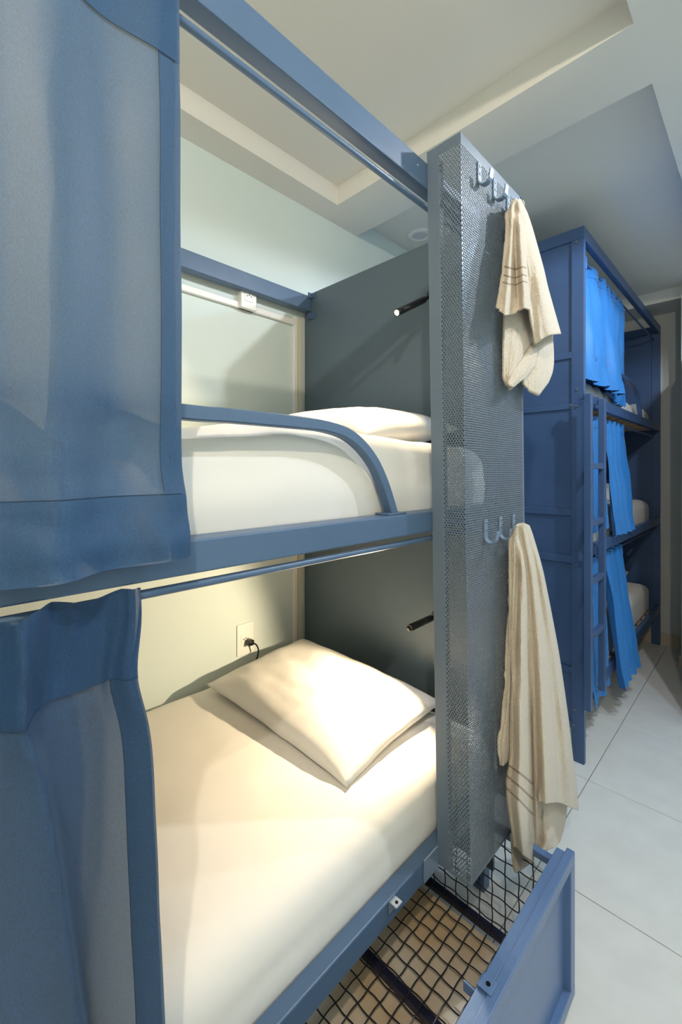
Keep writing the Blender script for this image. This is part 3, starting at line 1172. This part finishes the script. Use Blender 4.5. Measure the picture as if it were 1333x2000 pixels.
# inner layer at the right, hanging below the front roll
rowsG = [
    [(0, 1048, 1540, 0.010), (0.5, 1070, 1540, 0.020), (1, 1112, 1545, 0.004)],
    [(0, 1050, 1600, 0.008), (0.5, 1072, 1600, 0.024), (1, 1106, 1600, 0.004)],
    [(0, 1050, 1640, 0.006), (0.5, 1072, 1640, 0.028), (1, 1098, 1634, 0.008)],
    [(0, 1050, 1663, 0.004), (0.35, 1062, 1662, 0.024), (0.75, 1082, 1656, 0.024), (1, 1094, 1646, 0.008)],
]
towel_sheet('inner_fold', rowsG, [0, 0.5, 0.8, 1.0], PL, M['towel'], t2, 40, 50, 0.006, 35)
# narrow fold at the left, shorter
rowsH = [
    [(0, 998, 1060, 0.0), (0.5, 1003, 1060, 0.008), (1, 1009, 1060, 0.008)],
    [(0, 995, 1200, 0.0), (0.5, 1000, 1200, 0.008), (1, 1006, 1200, 0.008)],
    [(0, 988, 1320, 0.0), (0.5, 996, 1320, 0.009), (1, 1003, 1320, 0.008)],
    [(0, 983, 1400, 0.0), (0.5, 992, 1400, 0.010), (1, 1001, 1400, 0.008)],
    [(0, 975, 1450, 0.0), (0.5, 986, 1450, 0.012), (1, 1000, 1450, 0.008)],
    [(0, 977, 1495, 0.0), (0.5, 984, 1496, 0.010), (1, 997, 1484, 0.006)],
]
towel_sheet('narrow_fold', rowsH, [0, 0.32, 0.6, 0.78, 0.9, 1.0], PL, M['towel'], t2, 24, 80, 0.005, 41)

# ------------------------------------------------------------------ open storage drawer
DX0, DX1 = 0.20, 1.176
DY = 0.345
DZ0, DZ1 = 0.050, 0.405
dr = empty('storage_drawer', (DX0, DY, DZ0))
tag(dr, 'blue framed wire mesh storage drawer pulled open beneath the near bunk', 'drawer')


def D(o):
    return rel(o, dr)


TW = 0.030
fp = D(box('front_panel', (DX0 + TW * 0.6, DY + 0.016, DZ0 + TW * 0.6), (DX1 - TW * 0.6, DY + 0.0185, DZ1 - TW * 0.6), M['drawer'], bevel=0))
ff = [('front_frame', (DX0, DY, DZ1 - TW), (DX1, DY + 0.019, DZ1)), ('front_frame', (DX0, DY, DZ0), (DX1, DY + 0.019, DZ0 + TW)),
      ('front_frame', (DX0, DY, DZ0 + TW), (DX0 + TW, DY + 0.019, DZ1 - TW)), ('front_frame', (DX1 - TW, DY, DZ0 + TW), (DX1, DY + 0.019, DZ1 - TW))]
for nme, lo, hi in ff:
    D(box(nme, lo, hi, M['drawer'], bevel=0.002))
YI0, YI1 = DY + 0.0195, DY + 0.0395
DYB = 1.12
D(box('top_bar', (DX0 + 0.004, YI0, DZ1 - 0.026), (DX1 - 0.012, YI1, DZ1 - 0.004), M['drawer'], bevel=0.002))
XS = 1.160
# side frame
for xs in (XS, DX0 + 0.02):
    D(box('side_top_bar', (xs - 0.010, YI1, DZ1 - 0.053), (xs + 0.010, DYB, DZ1 - 0.035), M['drawer'], bevel=0.002))
    D(box('side_bottom_bar', (xs - 0.010, YI1, 0.055), (xs + 0.010, DYB, 0.074), M['tube_dark'], bevel=0.002))
D(box('back_bar', (DX0 + 0.02, DYB - 0.02, DZ1 - 0.053), (XS, DYB, DZ1 - 0.035), M['drawer'], bevel=0.002))
for xc in (0.872, 0.53):
    D(box('cross_bar', (xc - 0.010, YI1, 0.050), (xc + 0.010, DYB, 0.068), M['tube_dark'], bevel=0.002))
D(box('base_board', (DX0 + 0.03, YI0 + 0.002, 0.040), (XS - 0.012, DYB, 0.0465), M['board'], bevel=0.0005))
PITCH = 0.0375
WR = 0.00175


def wire_mesh(name, length, axis, wob, phase):
    n = int(round(length / PITCH))
    pts = []
    steps = 6
    for i in range(n * steps + 1):
        s = i / steps
        d = 0.0024 * math.cos(math.pi * (s + phase))
        p = Vector((0, 0, 0))
        p[axis] = i / (n * steps) * length
        p[wob] = d
        pts.append(p)
    vs, fs = tube_data(pts, circle(WR, 5))
    me = bpy.data.meshes.new(name)
    me.from_pydata([tuple(v) for v in vs], [], fs)
    me.update()
    me.materials.append(M['wire'])
    return me


LX = XS - (DX0 + 0.02)
LY = DYB - YI1
LZ = 0.285
wx = [wire_mesh('wire', LX, 0, 2, ph) for ph in (0, 1)]
wy = [wire_mesh('wire', LY, 1, 2, ph) for ph in (1, 0)]
ny_ = int(LY / PITCH)
nx_ = int(LX / PITCH)
bmesh_part = D(box('bottom_edge', (DX0 + 0.02, YI0 + 0.001, 0.071), (XS, YI0 + 0.009, 0.076), M['tube_dark'], bevel=0.001))


def add_wire(me, loc):
    o = bpy.data.objects.new('wire', me)
    COL.objects.link(o)
    o.parent = dr
    o.location = Vector(loc) - Vector(dr.location)


for k in range(ny_):
    add_wire(wx[k % 2], (DX0 + 0.02, YI1 + (k + 0.5) * PITCH, 0.0765))
for k in range(nx_):
    add_wire(wy[k % 2], (XS - (k + 0.5) * PITCH, YI1, 0.0765))
syh = [wire_mesh('wire', LY, 1, 0, ph) for ph in (0, 1)]
szv = [wire_mesh('wire', LZ, 2, 0, ph) for ph in (1, 0)]
for k in range(7):
    add_wire(syh[k % 2], (XS, YI1, 0.074 + (k + 0.5) * PITCH))
for k in range(10):
    add_wire(szv[k % 2], (XS, YI1 + (k + 0.5) * PITCH, 0.072))
# padlock hasp on the drawer's top bar
hp_ = Vector((0.757, YI1 - 0.012, DZ1))
bm = bmesh.new()
add_box(bm, (-0.014, -0.016, -0.004), (0.014, 0.012, -0.0005), 0.0012)
add_box(bm, (-0.014, 0.009, -0.022), (0.014, 0.0125, -0.0005), 0.0012)
add_box(bm, (-0.020, 0.0125, -0.030), (-0.0165, 0.036, -0.010), 0.0012)
add_box(bm, (-0.020, 0.009, -0.022), (0.0, 0.0125, -0.010), 0.0012)
hs = bm_obj('padlock_hasp', bm, M['drawer'])
hs.parent = dr
hs.location = hp_ + Vector((0, 0, 0.0036)) - Vector(dr.location)
bm = bmesh.new()
bmesh.ops.create_cone(bm, cap_ends=True, segments=14, radius1=0.0042, radius2=0.0042, depth=0.001, matrix=Matrix.Translation((0, -0.004, -0.0002)))
hh_ = bm_obj('padlock_hole', bm, M['hole'], hs)

# ------------------------------------------------------------------ far bunk bed
FX0, FX1 = 2.200, 4.150
FY = 0.607
FZ = 2.478
fb = empty('bunk_bed', (FX0, FY, 0))
tag(fb, 'far royal blue three tier steel bunk bed with framed end panel', 'bunk bed')


def FBp(o):
    return rel(o, fb)


PWX, PWY = 0.024, 0.055
YB1 = 1.515
for x in (FX0, FX1 - PWX):
    FBp(box('post', (x, FY, 0), (x + PWX, FY + PWY, FZ - 0.055), M['paint_far'], bevel=0.002))
    FBp(box('post', (x, YB1 - PWY, 0), (x + PWX, YB1, FZ - 0.055), M['paint_far'], bevel=0.002))
    FBp(box('end_top_rail', (x, FY, FZ - 0.0548), (x + PWX, YB1, FZ), M['paint_far'], bevel=0.002))
    ep = FBp(box('end_panel', (x + 0.010, FY + PWY - 0.002, 0.16), (x + 0.013, YB1 - PWY + 0.002, FZ - 0.05), M['paint_far'], bevel=0))
for (za, zb) in ((1.878, 1.908), (1.640, 1.665), (1.140, 1.172), (0.918, 0.952), (0.405, 0.432), (0.15, 0.18)):
    FBp(box('end_crossbar', (FX0 + 0.001, FY + PWY + 0.0003, za), (FX0 + 0.0098, YB1 - PWY - 0.0003, zb), M['paint_far'], bevel=0.0015))
FBp(box('top_rail', (FX0 + PWX, FY + 0.0005, FZ - 0.060), (FX1 - PWX, FY + 0.028, FZ - 0.001), M['paint_far'], bevel=0.002))
FBp(box('back_top_rail', (FX0 + PWX, YB1 - 0.028, FZ - 0.060), (FX1 - PWX, YB1, FZ - 0.001), M['paint_far'], bevel=0.002))
DECKS = [(1.658, 1.712), (0.940, 0.994), (0.250, 0.312)]
for (za, zb) in DECKS:
    FBp(box('bunk_rail', (FX0 + PWX, FY + 0.0005, za), (FX1 - PWX, FY + 0.028, zb), M['paint_far'], bevel=0.002))
    FBp(box('back_bunk_rail', (FX0 + PWX, YB1 - 0.028, za), (FX1 - PWX, YB1, zb), M['paint_far'], bevel=0.002))
    for k in range(12):
        x0 = FX0 + 0.08 + k * 0.155
        FBp(box('deck_slat', (x0, FY + 0.0285, za + 0.006), (x0 + 0.07, YB1 - 0.0285, za + 0.022), M['slat'], bevel=0.001))
for zz, yo in ((2.372, 0.030), (1.62, 0.030), (0.895, 0.030)):
    FBp(tube('curtain_rod', [(FX0 + PWX, FY + 0.040, zz), (FX1 - PWX, FY + 0.040, zz)], circle(0.006, 8), M['paint_far']))
# bolts on the end post
bm = bmesh.new()
bmesh.ops.create_cone(bm, cap_ends=True, segments=12, radius1=0.0065, radius2=0.005, depth=0.006, matrix=Matrix.Rotation(-math.pi / 2, 4, 'Y'))
bolt_me = bpy.data.meshes.new('bolt')
bm.to_mesh(bolt_me)
bm.free()
bolt_me.materials.append(M['steel'])
for (px, py) in ((1127, 473), (1128, 761), (1127, 794), (1117, 792), (1127, 1073), (1127, 1104), (1113, 1106), (1123, 1385), (1122, 1415)):
    p = on_x(px, py, FX0)
    o = bpy.data.objects.new('bolt', bolt_me)
    COL.objects.link(o)
    o.parent = fb
    o.location = Vector((FX0 - 0.0028, p.y, p.z)) - Vector(fb.location)
# curved guard rail of the top tier
g2 = [on_y(px, py, FY + 0.016) for px, py in ((1203, 730), (1216, 736), (1229, 745), (1238, 755), (1244, 768), (1248, 788), (1251, 812))]
g2[-1].z = 1.714
FBp(tube('guard_rail', smooth_path([Vector((2.35, FY + 0.016, g2[0].z + 0.004)), Vector((2.7, FY + 0.016, g2[0].z + 0.003))] + g2, 5), rect(0.022, 0.024), M['paint_far'], up=(0, 1, 0)))

# ladder
ld = empty('bunk_ladder', (2.30, 0.575, 0.0))
tag(ld, 'blue steel ladder leaning on the front of the far bunk bed', 'ladder')
LY0, LY1 = 0.558, 0.586
s1 = on_y(1160, 770, LY0)
s2 = on_y(1186, 770, LY0)
for (pxx, zt, zb) in ((1155, 768, 1392), (1182, 778, 1352)):
    a = on_y(pxx, zt, LY0)
    bpt = on_y(pxx, zb, LY0)
    w = on_y(pxx + 9, zt, LY0).x - a.x
    rel(box('stile', (a.x, LY0, max(0.10, bpt.z)), (a.x + 0.030, LY1, a.z), M['paint_far'], bevel=0.002), ld)
xa = on_y(1155, 900, LY0).x + 0.030
xb = on_y(1182, 900, LY0).x
for py in (910, 1020, 1132, 1237):
    z = on_y(1170, py, LY0).z
    rel(box('rung', (xa, LY0 + 0.004, z - 0.014), (xb, LY1 - 0.002, z + 0.014), M['paint_far'], bevel=0.002), ld)
for z in (1.688, 0.967):
    rel(box('hook_plate', (xa - 0.024, LY1 + 0.0002, z - 0.018), (xa - 0.006, FY + 0.0002, z + 0.018), M['paint_far'], bevel=0.001), ld)
    rel(box('hook_plate', (xb + 0.006, LY1 + 0.0002, z - 0.018), (xb + 0.024, FY + 0.0002, z + 0.018), M['paint_far'], bevel=0.001), ld)

# bedding of the far bunk
tiers = ['top', 'middle', 'lowest']
mt = []
for (za, zb), lab, th, sd in zip(DECKS, ('rumpled white sheeted mattress on the top tier of the far bunk', 'white mattress on the middle tier of the far bunk',
                                     'white mattress on the lowest tier of the far bunk'), (0.105, 0.135, 0.165), (1.0, 5.0, 9.0)):
    def rum(x, y, zt=za):
        return 0.030 * fnoise(x * 9, y * 8, 3) + 0.012 * fnoise(x * 21, y * 18, 5) if zt > 1.5 else 0.0
    o = slab('mattress', FX0 + 0.05, FX1 - 0.085, FY + 0.062, YB1 - 0.03, za + 0.0225, zb + th, M['sheet'], 60, 26, 0.06, rum, 0.0, sd, 0.005)
    tag(o, lab, 'mattress')
for (za, zb), lab, th, sd in zip(DECKS[1:], ('grey white pillow behind the curtain on the middle tier', 'white pillow on the lowest tier of the far bunk'), (0.13, 0.165), (2.0, 4.0)):
    o = pillow('pillow', (3.82, 1.08, zb + th + 0.048), 0.42, 0.62, 0.13, 0.1, M['sheet'], sd, 24, tilt=(0, math.radians(-8)))
    tag(o, lab, 'pillow')


def far_curtain(label, xa, xb, zt, zb, seed, folds, swing=0.0, hem=True, ybase=None, amp=0.020, pinch=0.0):
    root = empty('bunk_curtain', ((xa + xb) / 2, FY + 0.04, zb))
    tag(root, label, 'curtain')
    y0 = FY + 0.040 if ybase is None else ybase

    def fn(off):
        def f(x, z):
            s = (x - xa) / (xb - xa)
            t = (zt - z) / (zt - zb)
            y = y0 + amp * (0.5 + 0.5 * t) * math.sin(s * 2 * math.pi * folds + seed + 0.9 * math.sin(s * 7 + seed) + 0.5 * t) * (0.65 + 0.7 * abs(fnoise(s * 4 + seed, 2.0, 7))) + 0.011 * fnoise(s * 12 + seed, t * 4, 2)
            y += swing * t
            xx = xa + (xb - xa) * (s + pinch * t * (0.5 - s)) + 0.012 * t * fnoise(s * 5 + seed, 3, 1)
            zz = z + 0.012 * t * fnoise(s * 9 + seed, 1, 4)
            return Vector((xx, y - off, zz)) - Vector(root.location)
        return f
    cloth_grid('cloth', xa, xb, zb, zt, fn(0), M['curtain_far'], root, 120, 50)
    if hem:
        cloth_grid('bottom_hem', xa, xb, zb - 0.0004, zb + 0.07, fn(0.002), M['curtain_far'], root, 120, 8)
    cloth_grid('header', xa, xb, zt - 0.05, zt + 0.008, fn(0.002), M['curtain_far'], root, 120, 6)
    return root


far_curtain('bright blue curtain gathered on the top tier of the far bunk', 2.235, 2.86, 2.377, 1.775, 0.6, 4.0, swing=-0.055, amp=0.030)
far_curtain('blue curtain hanging further back on the top tier by the guard rail', 2.86, 3.16, 2.377, 1.745, 2.2, 3.0, swing=-0.006, amp=0.014)
far_curtain('long blue curtain on the middle tier of the far bunk', 2.68, 3.12, 1.626, 1.00, 4.0, 4.5, amp=0.024, swing=-0.050)
far_curtain('narrow blue curtain end between post and ladder on the middle tier', 2.36, 2.67, 1.626, 1.045, 1.5, 2.5, amp=0.018, swing=-0.02, pinch=0.15)
far_curtain('long blue curtain on the lowest tier beyond the ladder', 2.66, 3.05, 0.902, 0.20, 5.5, 4.0, amp=0.022, swing=-0.088)
far_curtain('dark blue curtain swept across the lowest tier behind the ladder', 2.33, 2.65, 0.902, 0.22, 3.3, 2.0, amp=0.012, swing=-0.045)

# crumpled blue blanket end lying on the top tier
vs, fs = [], []
nbx, nby = 34, 20
for j in range(nby + 1):
    for i in range(nbx + 1):
        u, v = i / nbx, j / nby
        x = 2.45 + 0.72 * u
        y = FY + 0.064 + 0.22 * v
        z = 1.826 + 0.040 * math.sin(math.pi * v) * (1 - 0.3 * u) + 0.022 * fnoise(u * 7, v * 5, 2) + 0.012 * fnoise(u * 17, v * 9, 6)
        vs.append((x, y, z))
for j in range(nby):
    for i in range(nbx):
        a = j * (nbx + 1) + i
        fs.append((a, a + 1, a + nbx + 2, a + nbx + 1))
bl = py_obj('folded_blanket', vs, fs, M['curtain_far'])
tag(bl, 'crumpled blue blanket lying on the top tier under the curtain', 'blanket')
